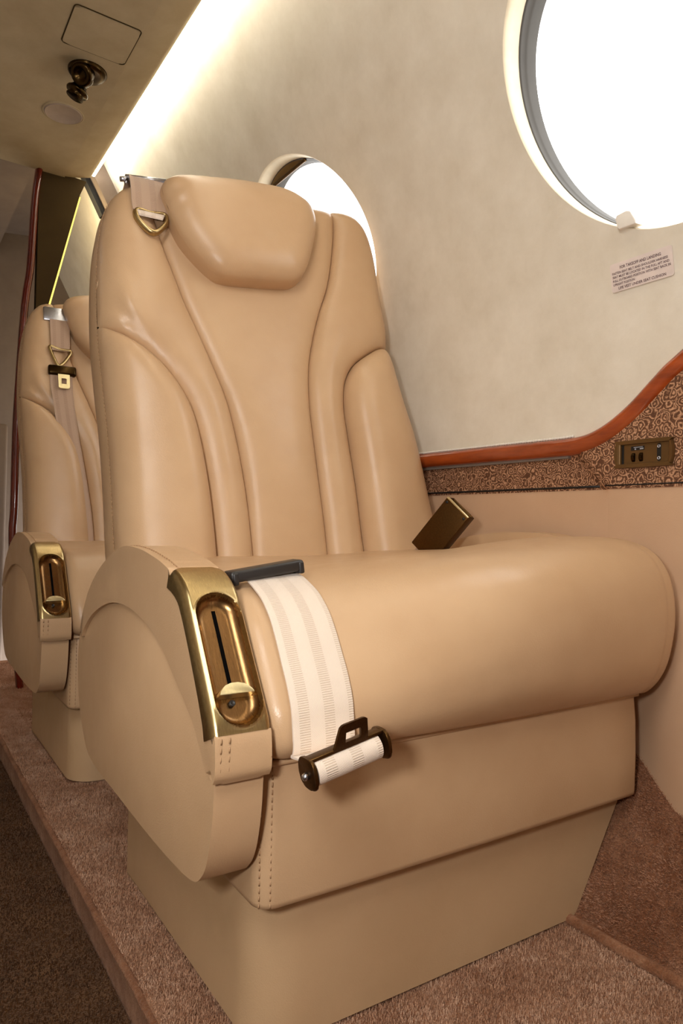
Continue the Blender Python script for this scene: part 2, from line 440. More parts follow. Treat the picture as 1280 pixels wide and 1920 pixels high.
def on_slope(n):
    t = rng.uniform(0, 1, n); x = .694+.141*t; y = rng.uniform(.12, .62, n)
    z = np.interp(x, [q[0] for q in sp_], [q[1] for q in sp_]); return np.stack([x, y, z], 1), np.tile([[-.83, 0, .56]], (n, 1))
def on_aisle(n):
    return np.stack([rng.uniform(-.25, .235, n), rng.uniform(.5, 2.2, n), np.full(n, .0)], 1), np.tile([[0, 0, 1.]], (n, 1))
pile('carpet_pile', 'pile', 190000, on_ledge, .0028, .0010, 'brown cut pile of the carpet on the ledge under the seats')
pile('carpet_pile', 'side_pile', 65000, on_slope, .0028, .0010, 'reddish brown cut pile of the carpet sloping up the side wall')
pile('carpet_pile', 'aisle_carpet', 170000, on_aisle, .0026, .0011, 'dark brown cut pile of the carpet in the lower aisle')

# lower side wall: aft panel, forward swelling panel
def flatpanel(name, ya, yb, za, zb, xf, mat, ny=30, nz=20):
    Y = np.linspace(ya, yb, ny); Zs = np.linspace(za, zb, nz)
    vs = [(xf(y, z), y, z) for y in Y for z in Zs]
    return build(name, vs, grid_faces(ny, nz), mat)
o = flatpanel('wall_panel_aft', .592, 2.3, .15, .588, lambda y, z: .832, 'panel_leather', 4, 4); tag(o, kind='structure')
def xfwd(y, z):
    t = smooth((.585-y)/.14)
    return .821-.012*smooth((.62-y)/.03)*0-.042*t*smooth((.56-z)/.28)
vs = []
Y = np.r_[.603, np.linspace(.600, -.6, 60)]; Zs = np.linspace(.13, .588, 30)
for i, y in enumerate(Y):
    for z in Zs: vs.append((.834 if i == 0 else xfwd(y, z), y-.02*(1-(z-.13)/.458)*0, z))
tag(build('wall_panel_forward', vs, grid_faces(len(Y), 30), 'panel_leather', sharp=60), kind='structure')
# wooden rail: straight aft, sweeping up forward
rail_c = crom([(2.2, .647), (1.5, .647), (1.03, .647), (.80, .6465), (.70, .646), (.66, .6465), (.632, .650), (.606, .659), (.582, .672), (.558, .689), (.529, .714), (.505, .733), (.46, .757), (.36, .78), (0, .80), (-.6, .80)], 10)
def railtop(y): return np.interp(-y, -rail_c[:, 0], rail_c[:, 1])
# brocade band
vs = []; ny = 150
YY = np.linspace(2.2, -.6, 260); 
for y in YY:
    zt = railtop(y)
    for k in range(14):
        z = .584+(zt-.584)*k/13
        # forward part stands proud of the aft part along a slanting edge
        e = .612+(z-.59)*.9
        x = min(.8315-.0125*smooth((e-y)/.006+.5), float(prof(z))-.003 if z > .665 else 1)
        vs.append((x, y, z))
tag(build('wall_band', vs, grid_faces(len(YY), 14), 'brocade', sharp=50), kind='structure')
v, f = join(tube([(.8310, y, .5885) for y in np.linspace(2.2, .606, 30)], .0017, 6), tube([(.8185, y, .5885) for y in np.linspace(.603, -.6, 30)], .0010, 6)); tag(build('trim_line_and_shadow', v, f, 'black'), kind='structure')  # black line aft; the thinner forward tube draws in a shadow under the band
# rail body: half-round moulding
nrm = np.gradient(rail_c, axis=0); nrm /= np.linalg.norm(nrm, axis=1)[:, None]; nrm = np.stack([nrm[:, 1], -nrm[:, 0]], 1)
vs = []
for (y, z), (ny_, nz_) in zip(rail_c, nrm):
    for a in np.linspace(-PI/2, PI/2, 13):
        h = .0125*math.sin(a); d = .012*math.cos(a)**.7 if math.cos(a) > 1e-6 else 0
        vs.append((.826-d, y+ny_*h, z+nz_*h))
tag(build('trim_4', vs, grid_faces(len(rail_c), 13), 'wood'), kind='structure')
# grey filler strip under the aft part of the rail and stitched piping above it
v, f = box((.829, 1.45, .6335), (.008, 1.56, .006)); tag(build('trim_5', v, f, 'grey_strip', smooth=False), kind='structure')
pp = [(.8235, y, railtop(y)+.0145) for y in np.linspace(2.2, .66, 900)]
v, f = tube(pp, np.where(np.arange(900) % 3 == 0, .0012, .0021), 6); tag(build('trim_6', v, f, 'white_plastic'), kind='structure')

# left half of the cabin and the ends (out of frame, they close the room)
Zl = np.linspace(0, 1.5, 30)
tag(build('wall_left', [(-prof(z)-.06, y, z) for y in (-1.1, 1, 2.95) for z in Zl], grid_faces(3, 30), 'wall_suede'), kind='structure')
v, f = box((0, -1.12, .8), (2., .04, 1.8)); tag(build('wall_front', v, f, 'grey_wall', smooth=False), kind='structure')
# aft end: dark partition with lit slanting edge, mahogany post, galley beyond
pb = [(.345, .0), (.345, 1.50), (.40, 1.50), (.478, 1.50), (.462, 1.452), (.376, 1.117), (.30, .82), (.35, .0)]
v, f = prism([(.345, .3), (.345, 1.499), (.41, 1.498), (.47, 1.492), (.4535, 1.450), (.376, 1.117), (.352, .95), (.352, .3)], lambda a, b_, h: (a, h, b_), 2.08, 2.11)
tag(build('wall_back', v, f, 'dark_panel', sharp=30), kind='structure')
v, f = tube([(.4555, 2.095, 1.449), (.379, 2.095, 1.116), (.358, 2.095, .96)], .0032, 6)
t = tag(build('edge_light', v, f, 'led_warm'), 'thin glowing strip down the slanted edge of the dark rear partition', 'light strip')
tp = crom([(.345, 1.494), (.336, 1.40), (.329, 1.22), (.317, 1.10), (.305, .80), (.304, .56), (.302, .48), (.312, .3), (.326, .11), (.334, .05)], 8)
vs = []
for x, z in tp:
    for a in np.linspace(0, 2*PI, 10, endpoint=False): vs.append((x+.010*math.cos(a), 2.085+.02*math.sin(a), z))
tag(build('trim_7', vs, grid_faces(len(tp), 10, False, True), 'dark_wood'), kind='structure')

for nm, ya, yb, dd, mt, zl in (('trim_8', 2.085, 2.12, .050, 'grey_wall', 1.36), ('trim_inner_shade', 2.12, 2.15, .066, 'black', 1.425)):  # black ring puts in the shade on the inner face of the grey frame
    zs_ = np.linspace(zl, 1.62, 12)
    vs = [(prof(z)-d, y, z) for z in zs_ for d, y in ((0, ya), (dd, ya), (dd, yb), (0, yb))]
    tag(build(nm, vs, grid_faces(12, 4, False, True), mt, smooth=False), kind='structure')
v, f = box((0, 2.93, .8), (1.9, .04, 1.9)); tag(build('wall_aft', v, f, 'grey_wall', smooth=False), kind='structure')
vs = [(x, y, z) for y in (2.09, 2.95) for x, z in ((-.95, 1.45), (.1, 1.51), (.34, 1.52), (.36, 1.60), (.56, 1.62))]
tag(build('ceiling_aft', vs, grid_faces(2, 5), 'grey_wall'), kind='structure')
v, f = rbox((.10, 2.72, .42), (.5, .32, .84), .01); tag(build('galley_cabinet', v, f, 'grey_wall', sharp=30), 'grey cabinet in the dark space behind the rear partition', 'cabinet')

# ------------------------------------------------------------------ things on the walls and ceiling
# placard
def wallframe(y, z, off):
    n = -wallnrm(z); up = np.cross(n, V(0, -1, 0)); up = up if up[2] > 0 else -up
    return wallpt(y, s_of_z(z))+n*off, V(0, -1, 0), up, n
pc, px_, pu, pn = wallframe(.5435, .8615, .0015)
pl = thing('placard', pc, 'small white printed placard on the wall below the near window', 'placard')
def rrect(w, h, r, n=6):
    o = []
    for cx, cy, a0 in ((w/2-r, h/2-r, 0), (-w/2+r, h/2-r, 90), (-w/2+r, -h/2+r, 180), (w/2-r, -h/2+r, 270)):
        for k in range(n+1): a = R(a0+90*k/n); o.append((cx+r*math.cos(a), cy+r*math.sin(a)))
    return o
v, f = prism(rrect(.0875, .0365, .003), lambda a, b_, h: pc+px_*a+pu*b_+pn*h, -.0006, .0006); build('plate', v, f, 'placard_white', pl, smooth=False)
def text_mesh(s, size, xscale=1.):
    c = bpy.data.curves.new('t', 'FONT'); c.body = s; c.size = size; c.align_x = 'LEFT'; c.resolution_u = 2; c.offset = size*.018
    ob = bpy.data.objects.new('t', c); COL.objects.link(ob); dg = bpy.context.evaluated_depsgraph_get()
    me = bpy.data.meshes.new_from_object(ob.evaluated_get(dg)); bpy.data.objects.remove(ob); bpy.data.curves.remove(c)
    v = np.array([list(p.co) for p in me.vertices]); f = [list(p.vertices) for p in me.polygons]; bpy.data.meshes.remove(me)
    v[:, 0] *= xscale; return v, f
def lettering(rows):
    parts = []
    for s, xx, yy, size, width, center in rows:
        v, f = text_mesh(s, size); w = v[:, 0].max()-v[:, 0].min(); v[:, 0] = (v[:, 0]-v[:, 0].min())*width/w
        x0 = xx-width/2 if center else xx
        parts.append(([pc+px_*(x0+a)+pu*(yy+b_)+pn*.0009 for a, b_, _ in v], f))
    return join(*parts)
rows = [('FOR TAKEOFF AND LANDING', 0, .0098, .0052, .058, True),
        ('FASTEN SEAT BELT AND SHOULDER HARNESS', -.0408, .0042, .0041, .0785, False),
        ('SEAT MUST BE LOCATED IN THE FULL AFT AND', -.0408, -.0006, .0041, .080, False),
        ('FULL OUTBOARD POSITION WITH SEAT BACK IN', -.0408, -.0054, .0041, .0815, False),
        ('UPRIGHT POSITION', -.0408, -.0102, .0041, .0315, False),
        ('LIFE VEST UNDER SEAT CUSHION', .0, -.0158, .0048, .067, True)]
v, f = lettering(rows); build('lettering', v, f, 'ink', pl, smooth=False)

# passenger control unit in the brocade
uc = V(.8185, .545, .628); ux, uu, un = V(0, -1, 0), V(0, 0, 1), V(-1, 0, 0)
cu = thing('control_unit', uc, 'bronze passenger control unit with two dials and headphone jacks set in the brocade band', 'control unit')
def PU(a, b_, h): return uc+ux*a+uu*b_+un*h
def stad(w, h, bulge):
    """rectangle with outward curved ends"""
    o = []
    for k in range(13): t = -1+2*k/12; o.append((w/2+bulge*(1-t*t), h/2*t))
    for k in range(13): t = 1-2*k/12; o.append((-w/2-bulge*(1-t*t), h/2*t))
    return o
# bezel ring
oo = np.array(crom(stad(.076, .036, .004), 2, True)); ii = np.array([(np.clip(a, -.0315, .036), np.clip(b_, -.0125, .0125)) for a, b_ in oo])
ri = [(oo, 0), (oo, .0035), (oo*.975, .0055), (ii*1.03, .0055), (ii, .0045), (ii, .0012)]
vs = [PU(a, b_, h) for r_, h in ri for a, b_ in r_]
build('bezel', vs, grid_faces(len(ri), len(oo), False, True), 'unit_brown', cu, sharp=50)
v, f = prism(ii*1.001, PU, .0002, .0015); build('faceplate', v, f, 'unit_brown', cu, sharp=30)
v, f = prism([(-.0312, -.0122), (-.0285, -.0122), (-.0285, .0122), (-.0312, .0122)], PU, .0015, .0022); build('shadow_gap', v, f, 'black', cu, smooth=False, label='black slot at the aft end')
dsp = build('display', *prism([(-.018, .0045), (.001, .0045), (.001, .0098), (-.018, .0098)], PU, .0012, .0021), 'black', cu, smooth=False)
v, f = join(prism([(-.014, .0078), (-.001, .0082), (-.001, .0089), (-.014, .0086)], PU, .002, .0023), prism([(-.005, .0054), (0, .0056), (0, .0072), (-.005, .007)], PU, .002, .0023), prism([(-.0125, .0052), (-.0105, .0052), (-.0105, .007), (-.0125, .007)], PU, .002, .0023))
build('digits', v, f, 'clear_grey', dsp, smooth=False)
for cx in (-.0145, -.0035):
    v, f = lathe([(0, -.0025), (.0062, -.0025), (.0068, -.002), (.0068, .002), (.0062, .0025), (0, .0025)], PU(cx, -.0045, -.0022), uu*0+ux, 36)
    build('dial', v, f, 'dark_bronze', cu, sharp=40)
v, f = prism([(a*1.0+.0215, b_) for a, b_ in rrect(.0055, .0225, .0027)], PU, .0014, .0019); jk = build('jack_plate', v, f, 'black', cu, smooth=False)
for cy in (.0075, -.0075):
    v, f = lathe([(.0012, .0018), (.0012, .0028), (.0019, .0030), (.0023, .0024), (.0023, .0015)], PU(.0215, cy, 0), un, 20); build('jack_socket', v, f, 'chrome', jk)

# overhead fittings
def cz(x): return float(np.interp(x, cp[:-4, 0], cp[:-4, 1]))
def CP(x, y, d): return V(x, y, cz(x)-d)
hc = (.344, 1.430)
hp = thing('ceiling_hatch', CP(*hc, .001), 'rectangular suede access hatch in the ceiling above the lamp', 'hatch')
hr = [(a+hc[0], b_+hc[1]) for a, b_ in rrect(.126, .126, .009)]
Q, F = fill([(hc[0]+(a-hc[0])*.985, hc[1]+(b_-hc[1])*.985) for a, b_ in hr], .02, rings=())
build('hatch_panel', [CP(a, b_, .0016) for a, b_ in Q], F, 'ceiling_suede', hp)
v, f = tube([CP(a, b_, .0004) for a, b_ in hr], .0012, 6, True); build('seam', v, f, 'dark_panel', hp)
sc_ = (.340, 1.755)
spk = thing('ceiling_speaker', CP(*sc_, .002), 'flat round speaker grille on the ceiling beyond the lamp', 'speaker')
v, f = lathe([(.043, -.004), (.043, .001), (.0405, .003), (.039, .0015), (.0, .0015)], CP(*sc_, 0), (0, 0, -1), 48); build('grille', v, f, 'speaker', spk, sharp=50)
v, f = lathe([(.047, -.004), (.0465, .0012), (.044, .002), (.043, .0005)], CP(*sc_, 0), (0, 0, -1), 48); build('rim', v, f, 'ceiling_suede', spk)
lc = (.349, 1.560)
lam = thing('reading_lamp', CP(*lc, .01), 'dark bronze swivel reading lamp with air nozzle on the ceiling', 'lamp')
v, f = lathe([(.040, -.006), (.040, .003), (.036, .008), (.026, .010), (.012, .011), (0, .011)], CP(*lc, 0), (0, 0, -1), 40); build('flange', v, f, 'dark_bronze', lam)
v, f = lathe([(0, -.017)]+[(.017*math.sin(a), -.017*math.cos(a)) for a in np.linspace(.15, PI-.15, 14)]+[(0, .017)], CP(lc[0]-.004, lc[1], .016), (0, 0, -1), 28); build('ball_joint', v, f, 'dark_bronze', lam)
spool = [(0, 0), (.0155, 0), (.0145, .006), (.0135, .013), (.0155, .020), (.022, .026), (.0235, .030), (.022, .033), (.014, .034)]
d1 = V(-.55, -.55, -.6)
v, f = lathe(spool+[(.010, .028), (0, .028)], CP(lc[0]-.002, lc[1]-.012, .010), d1, 30); build('air_nozzle', v, f, 'dark_bronze', lam)
d2 = V(-.35, .15, -.9)
v, f = lathe(spool+[(.0185, .042), (.0180, .043)], CP(lc[0]-.006, lc[1]+.012, .014), d2, 30); nz_ = build('lamp_nozzle', v, f, 'dark_bronze', lam)
v, f = lathe([(.0178, .0425), (.016, .041), (0, .041)], CP(lc[0]-.006, lc[1]+.012, .014), d2, 30); build('lens', v, f, 'black', nz_)

# ------------------------------------------------------------------ the seat
seat = thing('cabin_seat', (.52, .74, .07), 'large tan leather cabin seat in the foreground beside the wall', 'seat', 'tan leather cabin seats')
# pedestal base, flaring out over the sloping carpet
def base_loop(z):
    t = (z-.07)/.13; d = .007 if z < .0745 else 0; xr = .690+.085*t-d
    o = []
    for cx, cy, r, a0 in ((.28+d, .545+d, .045, 180),): 
        for k in range(9): a = R(180+90*k/8); o.append((cx+r+r*math.cos(a), cy+r+r*math.sin(a)))
    o += [(x, .545+d) for x in np.linspace(.34, xr, 8)]+[(xr, .70), (xr, .94), (.30, .94), (.283, .93), (.28, .92)]
    return o
zs_ = [.0705, .0740, .0746, .10, .13, .16, .19, .22]
vs = [(x, y, z) for z in zs_ for x, y in base_loop(z)]; nb = len(base_loop(.1))
build('base', vs, grid_faces(len(zs_), nb, False, True)+[list(range(nb)), list(range((len(zs_)-1)*nb, len(zs_)*nb))], 'base_leather', seat, sharp=50)
# skirt
def sk_loop(d):
    xl, xr, yf = .267+d, .772-d, .52+d; r = .016; o = [(xl, .92), (xl, .7)]
    for k in range(9): a = R(180+90*k/8); o.append((xl+r+r*math.cos(a), yf+r+r*math.sin(a)))
    o += [(x, yf-.002*math.sin(PI*(x-xl)/(xr-xl))) for x in np.linspace(.33, xr-.004, 12)]+[(xr-.001, yf+.001), (xr, yf+.006), (xr, .92)]
    return o
ns = len(sk_loop(0)); vs = []
for z, d in ((.2125, .012), (.2095, .006), (.209, .003), (.2105, .0008), (.215, 0), (.26, -.0005), (.30, 0), (.335, .002)):
    vs += [(x, y, z) for x, y in sk_loop(d)]
sk = build('skirt', vs, grid_faces(8, ns, False, True), 'leather', seat, sharp=60)
for dxx in (-.004, .004):
    v, f = dashes([(.2735+dxx, .5245-dxx*.6-.0012, z) for z in (.2115, .27, .33)], (-.5, -.8, 0)); build('stitching', v, f, 'stitch', sk)
# seat cushion, waterfall front
CPA = crom([(.522, .333), (.508, .338), (.500, .350), (.501, .372), (.511, .392), (.525, .411), (.540, .431), (.556, .448), (.582, .464), (.63, .473), (.74, .478), (.90, .482), (.96, .48)], 6)
CPROF = crom([(.522, .333), (.498, .340), (.477, .368), (.467, .405), (.4665, .436), (.4745, .464), (.492, .485), (.520, .4975), (.56, .502), (.63, .499), (.74, .488), (.90, .482), (.96, .48)], 6)
def cush(x, k, inset=0.):
    t = smooth((x-.29)/.28)
    p = CPA[k]*(1-t)+CPROF[k]*t
    p = p+V(0, .018*smooth((x-.52)/.2)*smooth((p[1]-.345)/.15)*(1-.45*smooth((p[0]-.62)/.2)))
    if inset:
        d = V(.66, .43)-p; L = np.linalg.norm(d)
        if p[0] > .6: d = V(0, -1.); L = 1
        p = p+d/L*inset
    return V(x, *p)
vs = []; xs = []
r = .020
for a in np.linspace(0, PI/2, 7): xs.append((.2655+r*(1-math.sin(a)), r*(1-math.cos(PI/2-a)) if False else r*(1-math.sin(a))))
L_ = [(.2655+r*(1-math.cos(a)), r*(1-math.sin(a))) for a in np.linspace(0, PI/2, 8)]
Rr = .024
R_ = [(.779-Rr*(1-math.cos(a)), Rr*(1-math.sin(a))) for a in np.linspace(PI/2, 0, 9)]
secs = L_+[(x, 0) for x in np.linspace(.30, .742, 22)]+[(.748, .0006), (.752, .0016)]+R_[1:]
for x, ins in secs:
    for k in range(len(CPROF)): vs.append(cush(x, k, ins))
    yb, zb_ = .96, .40; vs.append((x, .96, .345)); vs.append((x, .535, .331))
nc = len(CPROF)+2
fs = grid_faces(len(secs), nc, False, True)+[list(range(nc)), list(range((len(secs)-1)*nc, len(secs)*nc))]
cu_ = build('seat_cushion', vs, fs, 'leather', seat, sharp=70)
pth = [cush(x, 0)+V(0, -.002-.0*x, -.002) for x in np.linspace(.272, .772, 40)]
v, f = tube(pth, .0028, 8); build('piping', v, f, 'leather', cu_)
# outboard arm folded down beside the cushion
ap = crom([(.59, .33), (.585, .45), (.60, .500), (.66, .5205), (.74, .5225), (.80, .5175), (.86, .505), (.92, .47), (.93, .33)], 6)
v, f = prism(ap, lambda a, b_, h: (h, a, b_), .779, .812, .012, 5); build('outboard_armrest', v, f, 'leather', seat, sharp=50)

# aisle armrest
arm_x0, arm_x1 = .215, .263
cap_out = crom([(.5, .330), (.4955, .338), (.4955, .352), (.498, .368), (.507, .3815), (.535, .423), (.562, .462), (.574, .474), (.590, .482), (.617, .490), (.644, .4955), (.694, .502), (.75, .502), (.80, .489), (.85, .468), (.89, .441), (.918, .408), (.930, .382)], 6)
_t = np.gradient(cap_out, axis=0); _t /= np.linalg.norm(_t, axis=1)[:, None]; _n = np.stack([_t[:, 1], -_t[:, 0]], 1)
_k = smooth((cap_out[:, 1]-.371)/.004)*smooth((.599-cap_out[:, 0])/.004)
cap_out = cap_out+_n*(.013*_k)[:, None]
cap_in = crom([(.921, .380), (.904, .396), (.862, .419), (.794, .438), (.724, .441), (.663, .431), (.624, .418), (.592, .399), (.562, .381), (.541, .367), (.521, .346), (.511, .334)], 5)
v, f = prism(np.vstack([cap_out, cap_in]), lambda a, b_, h: (h, a, b_), arm_x0, arm_x1, .009, 5)
arm = build('aisle_armrest', v, f, 'leather', seat, sharp=60)
def inset_path(P, d):
    t = np.gradient(P, axis=0); t /= np.linalg.norm(t, axis=1)[:, None]; return P+np.stack([t[:, 1], -t[:, 0]], 1)*d
ctop = cap_out[(cap_out[:, 0] > .60)]
for xo in (.2185, .2245):
    pth = [(xo, y, z+(.0003 if xo > .22 else -.0016)) for y, z in ctop[:-6]]
    v, f = dashes(pth, (0, 0, 1)); build('stitching', v, f, 'stitch', arm)
for xo in (.2195, .2265):
    v, f = dashes([(xo, .4953, .366), (xo, .4955, .352), (xo, .4958, .338)], (0, -1, 0)); build('stitching', v, f, 'stitch', arm)
sl = crom([(.506, .335), (.5085, .30), (.516, .268), (.528, .249), (.548, .238), (.60, .234), (.672, .234), (.773, .237), (.857, .240), (.904, .254), (.943, .304), (.951, .36), (.935, .398)], 6)
sl = np.vstack([sl, crom([(.90, .43), (.80, .45), (.70, .455), (.62, .44), (.56, .40), (.52, .36)], 3)])
v, f = prism(sl, lambda a, b_, h: (h, a, b_), .2195, .2615, .015, 6); build('side_panel', v, f, 'leather', arm, sharp=60)
# brass control plate wrapped over the front slope of the arm pad
PP = crom([(.500, .3665), (.507, .3815), (.535, .423), (.562, .462), (.574, .4740), (.588, .4815), (.601, .4860)], 16)
PP = resample(PP, .0008); tg = np.gradient(PP, axis=0); tg /= np.linalg.norm(tg, axis=1)[:, None]
for _ in range(6): tg[1:-1] = (tg[:-2]+tg[1:-1]*2+tg[2:])/4
pn_ = np.stack([-tg[:, 1], tg[:, 0]], 1)   # outward: towards -Y/+Z
pn_ = np.where(pn_[:, 1:2] < 0, -pn_, pn_)
plen = np.arange(len(PP))*.0008
halfw = (arm_x1-arm_x0)/2+.001; xc_ = (arm_x0+arm_x1)/2
# stadium recess from t=.016 to t=.098
t0, t1, rw = .0050, .1205, .0203
def sdf(u, t):
    c0, c1 = t0+rw, t1-rw; tt = np.clip(t, c0, c1); return np.hypot(u, t-tt)-rw
us = np.linspace(-halfw, halfw, 97); UC = .0012
def plate_pt(i, u, h): 
    y, z = PP[i]+pn_[i]*h; return (xc_+u, y, z)
def plate_h(u, t):
    d = -sdf(u-UC, t); top = .0030
    rim = .0006*np.exp(-(d/.0012)**2)
    dep = -.0105*dome(d/.011)
    edge = .006*(1-dome((halfw-abs(u))/.0055))+.010*(1-dome((plen[-1]-t)/.012))*(1-dome((halfw-abs(u))/.012))
    return top+rim*(d > -.003)+np.where(d > 0, dep, 0)-edge
UU, TT = np.meshgrid(us, plen); HH = plate_h(UU, TT)
vs = []
for i in range(len(PP)):
    vs.append(plate_pt(i, -halfw-.0004, -.016+.004*math.sin(PI*plen[i]/plen[-1]))); vs.append(plate_pt(i, -halfw-.0004, -.006)); 
    for j in range(97): vs.append(plate_pt(i, us[j], HH[i, j]))
    vs.append(plate_pt(i, halfw, -.004))
nw = 100; fr = grid_faces(len(PP), nw)
rim_f, rec_f = [], []
for q in fr:
    j = q[0] % nw; i = q[0]//nw
    if 2 <= j < 98 and sdf(us[min(j-2, 96)]-UC, plen[i]) < -.0012: rec_f.append(q)
    else: rim_f.append(q)
def sub(vs, fs):
    ids = sorted({i for q in fs for i in q}); mp = {a: b_ for b_, a in enumerate(ids)}
    return np.array(vs)[ids], [[mp[i] for i in q] for q in fs]
# end walls
endf = []
v, f = sub(vs, rim_f)
e0 = [plate_pt(0, u, -.004) for u in us]; e1 = [plate_pt(0, us[j], HH[0, j]) for j in range(97)]
g0 = [plate_pt(len(PP)-1, u, -.004) for u in us]; g1 = [plate_pt(len(PP)-1, us[j], HH[-1, j]) for j in range(97)]
v, f = join((v, f), (e0+e1, grid_faces(2, 97)), (g0+g1, grid_faces(2, 97)))
build('control_plate', v, f, 'brass', arm, sharp=55)
v, f = sub(vs, rec_f); build('recess', v, f, 'recess_brass', arm, sharp=80)
def plate_at(t, u, h):
    i = int(np.clip(round(t/.0008), 0, len(PP)-1)); return V(plate_pt(i, u, h))
vs = []
for t in np.linspace(.034, t1-.012, 40):
    for u, h in ((UC-.0017, -.0085), (UC-.0017, -.0072), (UC+.0017, -.0072), (UC+.0017, -.0085)): vs.append(plate_at(t, u, h))
build('slot', vs, grid_faces(40, 4, False, True), 'void', arm, smooth=False)
# half-moon slider
fl = []
kt = .030
half = [(-.0150, 0)]+[(.0150*math.cos(a), .0100*math.sin(a)) for a in np.linspace(PI, 0, 17)[1:-1]]+[(.0150, 0)]
v, f = prism(half, lambda a, b_, h: plate_at(kt+b_, a+UC, h*(1-.45*(b_/.0100))) , -.0075, .0035, .0008, 2); kn = build('slider_knob', v, f, 'bright_brass', arm, sharp=35)
v, f = lathe([(.0026, -.002), (.0026, .001), (.0018, .0016), (.0014, .0009), (0, .0009)], plate_at(kt-.004, -.0015, -.0052), V(0, pn_[30][0], pn_[30][1]), 16); build('screw', v, f, 'black_plastic', arm)

# backrest -------------------------------------------------
a_, r_ = R(4), R(15)
BS = V(math.cos(a_), -math.sin(a_), 0); nh = V(-math.sin(a_), -math.cos(a_), 0); BU = math.cos(r_)*V(0, 0, 1)-math.sin(r_)*nh
BN = np.cross(BS, BU); BO = V(.52, .93, .50)
def BP(u, v, h): return BO+BS*u+BU*v+BN*h
L1 = [(-.199, .5755), (-.1887, .5250), (-.1754, .4712), (-.1568, .4108), (-.1451, .3741), (-.1235, .3192), (-.1027, .2632), (-.0868, .2115), (-.0757, .1436), (-.0687, .0712), (-.0665, .0143), (-.0658, -.0176), (-.0651, -.06)]
R1 = [(.1425, .6248), (.1416, .6058), (.1347, .5477), (.1151, .4630), (.0901, .3994), (.0736, .3506), (.0599, .2979), (.0536, .2393), (.0528, .1874), (.0548, .1021), (.0572, .0326), (.0574, -.0140), (.0586, -.06)]
LB = [(-.2693, .3263), (-.2640, .3200), (-.2498, .3090), (-.2254, .2950), (-.2007, .2764), (-.1762, .2493), (-.1557, .2161), (-.1432, .1819), (-.1342, .1320), (-.1277, .0690), (-.1250, .0137), (-.1241, -.0212), (-.1228, -.06)]
RB = [(.2289, .3580), (.2023, .3500), (.1796, .3367), (.1447, .3095), (.1235, .2742), (.1155, .2278), (.1172, .1668), (.1205, .0873), (.1208, .0162), (.1219, -.0185), (.1232, -.06)]
OL = [(-.2505, -.06), (-.2545, -.0095), (-.2563, .0868), (-.2590, .1640), (-.2648, .2436), (-.2693, .3263), (-.2680, .4133), (-.2626, .4776), (-.2511, .5317), (-.2321, .5610), (-.2139, .5721)]
OT = [(-.2139, .5721), (-.199, .5755), (-.1462, .5841), (-.0645, .5975), (.0336, .6104), (.1184, .6219), (.1425, .6248), (.1495, .6255)]
OR = [(.1495, .6255), (.1735, .6210), (.1947, .6096), (.2129, .5823), (.2221, .5315), (.2238, .4548), (.2275, .3944), (.2289, .3580), (.2300, .3293), (.2412, .2590), (.2570, .1804), (.2652, .0933), (.2708, .0271), (.2739, -.0192), (.2752, -.06)]
cr = lambda p: crom(p, 7)
def cut(path, a=None, b_=None):
    P = np.array(path)
    i = 0 if a is None else int(np.argmin(np.hypot(*(P-V(a)).T))); j = len(P)-1 if b_ is None else int(np.argmin(np.hypot(*(P-V(b_)).T)))
    return P[i:j+1]
cL1, cR1, cLB, cRB, cOL, cOT, cOR = map(cr, (L1, R1, LB, RB, OL, OT, OR))
def panel(name, seams, outers, order, A, rs, E=.0235, ro=.032, re=.05, extra=None, parent=None):
    poly = np.vstack([np.asarray(p) for p in order]); keep = [0]
    for i in range(1, len(poly)):
        if np.hypot(*(poly[i]-poly[keep[-1]])) > 1e-4: keep.append(i)
    poly = poly[keep]
    Q, F = fill(poly, .0065)
    ds = np.full(len(Q), 9.)
    for s_ in seams: ds = np.minimum(ds, segdist(Q, np.asarray(s_)))
    do = np.full(len(Q), 9.)
    for s_ in outers: do = np.minimum(do, segdist(Q, np.asarray(s_)))
    h = A*dome(ds/rs)**.85*dome(do/re)**.8-.002*np.exp(-(ds/.002))+E*(dome(do/ro)-1)
    if extra is not None: h = h+extra(Q, ds, do)
    return build(name, [BP(a, b_, c) for (a, b_), c in zip(Q, h)], F, 'leather', parent)
allout = np.vstack([cOL, cOT[1:], cOR[1:]])
back = build('backrest', *(lambda: (lambda O: join(*[( [BP(*(c0+(p-c0)*k), h) for k, h in ((1., -.0235), (1.012, -.035), (1.016, -.055), (1.012, -.075), (.99, -.092), (.93, -.10)) for p in O], grid_faces(6, len(O), False, True)+[list(range(5*len(O), 6*len(O)))])]))(allout))() if False else (lambda O, c0: ([BP(*(c0+(p-c0)*k), h) for k, h in ((1., -.0235), (1.008, -.035), (1.012, -.055), (1.008, -.075), (.985, -.092), (.93, -.10)) for p in O], grid_faces(6, len(O), False, True)+[list(range(5*len(O), 6*len(O)))]))(allout, V(0, .27)), 'leather', seat)
panel('centre_panel', [cL1, cR1], [cOT], [cL1[::-1], cut(cOT, (-.199, .5755), (.1425, .6248)), cR1], .013, .045, parent=back, extra=lambda Q, ds, do: .010*np.exp(-((Q[:, 1]-.13)/.14)**2)*dome(ds/.08))
wr = lambda Q, ds, do: (.0030)*np.sin(Q[:, 0]*160+Q[:, 1]*90+np.sin(Q[:, 1]*60)*1.3)*np.exp(-((Q[:, 0]+.245)/.03)**2-((Q[:, 1]-.33)/.05)**2)+.006*np.exp(-((Q[:, 1]-.34)/.05)**2-((Q[:, 0]+.22)/.04)**2)
panel('shoulder_wing', [cL1, cLB], [cOL, cOT], [cLB[::-1], cut(cOL, (-.2693, .3263)), cut(cOT, None, (-.199, .5755))[1:], cL1], .024, .055, parent=back, extra=wr)
